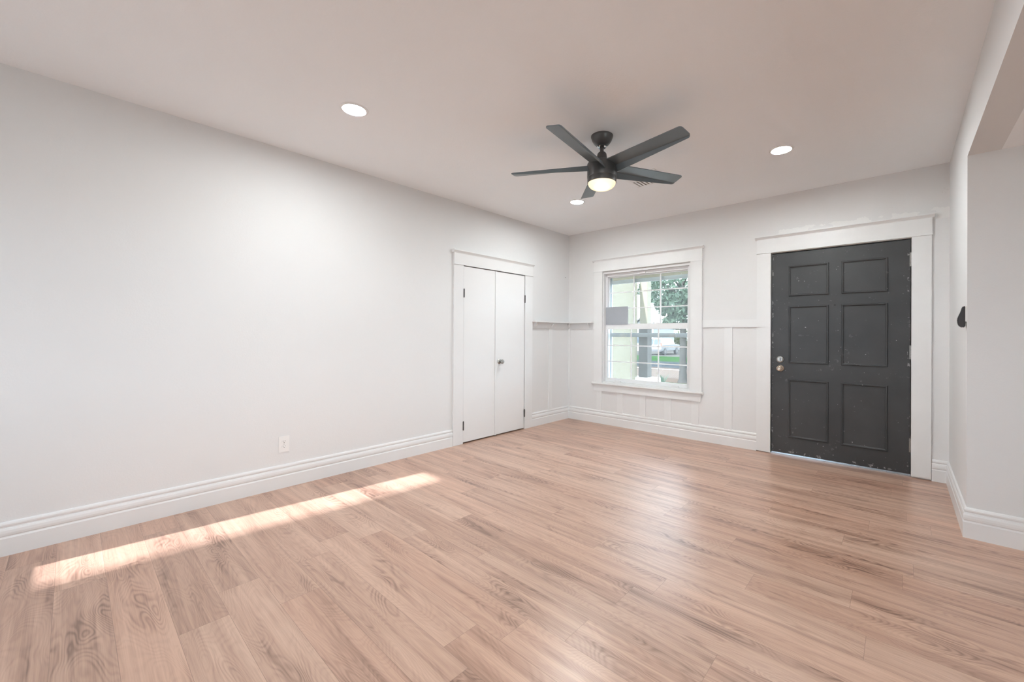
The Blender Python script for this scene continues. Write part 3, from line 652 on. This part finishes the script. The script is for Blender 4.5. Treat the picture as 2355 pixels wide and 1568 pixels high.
# neighbour house across the street
hx, hy = at(1493, 50)
nh = thing('neighbour_house', 'pale gabled house with tan roof edge beyond the street', 'house', (hx, hy, -0.75))
bm = B(); prism(bm, [(-3.2, 0), (0.55, 0), (0.55, 3.75), (-0.15, 4.55), (-3.2, 2.4)], 'y', 0, 6); obj('siding', bm, M['house'], nh)
bm = B(); prism(bm, [(-0.15, 4.62), (-0.15, 4.82), (1.1, 3.45), (0.95, 3.33)], 'y', -0.4, 6.2); obj('fascia_board', bm, M['fascia'], nh)
bm = B(); prism(bm, [(-0.15, 4.62), (-0.15, 4.80), (-3.8, 2.2), (-3.8, 2.02)], 'y', -0.4, 6.2); obj('roof', bm, M['roof'], nh)
boxes('window', [(-2.4, -1.2, -0.04, 0.0, 1.0, 2.0)], M['carglass'], nh)

# white car parked across the street, tail towards the house
cx_, cy_ = at(1521, 40)
car = thing('car', 'white sport utility car parked across the street seen from behind', 'car', (cx_-0.90, cy_, -0.75))
prof = [(0.0, 0.42), (0.02, 0.95), (0.10, 1.02), (0.32, 1.62), (0.55, 1.70), (2.35, 1.70), (2.62, 1.62), (3.30, 1.08), (4.35, 0.98), (4.48, 0.86), (4.52, 0.42)]
bm = B(); prism(bm, prof, 'x', -0.90, 0.90)
for v in bm.verts:
    if v.co.z > 1.2: v.co.x *= 0.86
obj('body', bm, M['car'], car, bevel=0.04)
for y0, y1 in ((0.62, 1.38), (1.46, 2.38)):
    for s in (-1, 1):
        bm = B(); q = [bm.verts.new((s*xx, yy, zz)) for xx, yy, zz in ((0.90, y0, 1.10), (0.90, y1+(0.35 if y1 > 2 else 0), 1.10), (0.795, y1, 1.58), (0.795, y0, 1.58))]; 
        q2 = [bm.verts.new(v.co+Vector((-s*0.03, 0, 0))) for v in q]
        bm.faces.new(q); bm.faces.new(q2[::-1])
        for i in range(4): bm.faces.new((q[i], q[(i+1) % 4], q2[(i+1) % 4], q2[i]))
        obj('side_window', bm, M['carglass'], car)
for s in (-1, 1):
    bm = B(); q = [(s*0.06, 0.07, 1.08), (s*0.76, 0.07, 1.08), (s*0.68, 0.27, 1.56), (s*0.06, 0.27, 1.56)]
    A = [bm.verts.new(p) for p in q]; Bq = [bm.verts.new((a, b+0.06, c2)) for a, b, c2 in q]
    bm.faces.new(A); bm.faces.new(Bq[::-1])
    for i in range(4): bm.faces.new((A[i], A[(i+1) % 4], Bq[(i+1) % 4], Bq[i]))
    obj('rear_window', bm, M['carglass'], car)
    boxes('tail_light', [(s*0.90-0.07, s*0.90+0.015, -0.015, 0.10, 0.92, 1.22)], M['red'], car, 0.01)
boxes('bumper', [(-0.90, 0.90, -0.10, 0.10, 0.36, 0.58)], M['bumper'], car, 0.02)
for yy in (0.85, 3.62):
    for s in (-1, 1):
        bm = B(); lathe(bm, [(0.20, -0.10), (0.34, -0.11), (0.36, -0.07), (0.36, 0.07), (0.34, 0.11), (0.20, 0.10)], 28, Matrix.Translation((s*0.83, yy, 0.36)) @ RYM)
        wh = obj('wheel', bm, M['tyre'], car, smooth=True)
        bm = B(); lathe(bm, [(0.0, 0.09*s), (0.21, 0.105*s)], 20, Matrix.Translation((s*0.83, yy, 0.36)) @ RYM); obj('rim', bm, M['chrome'], wh)
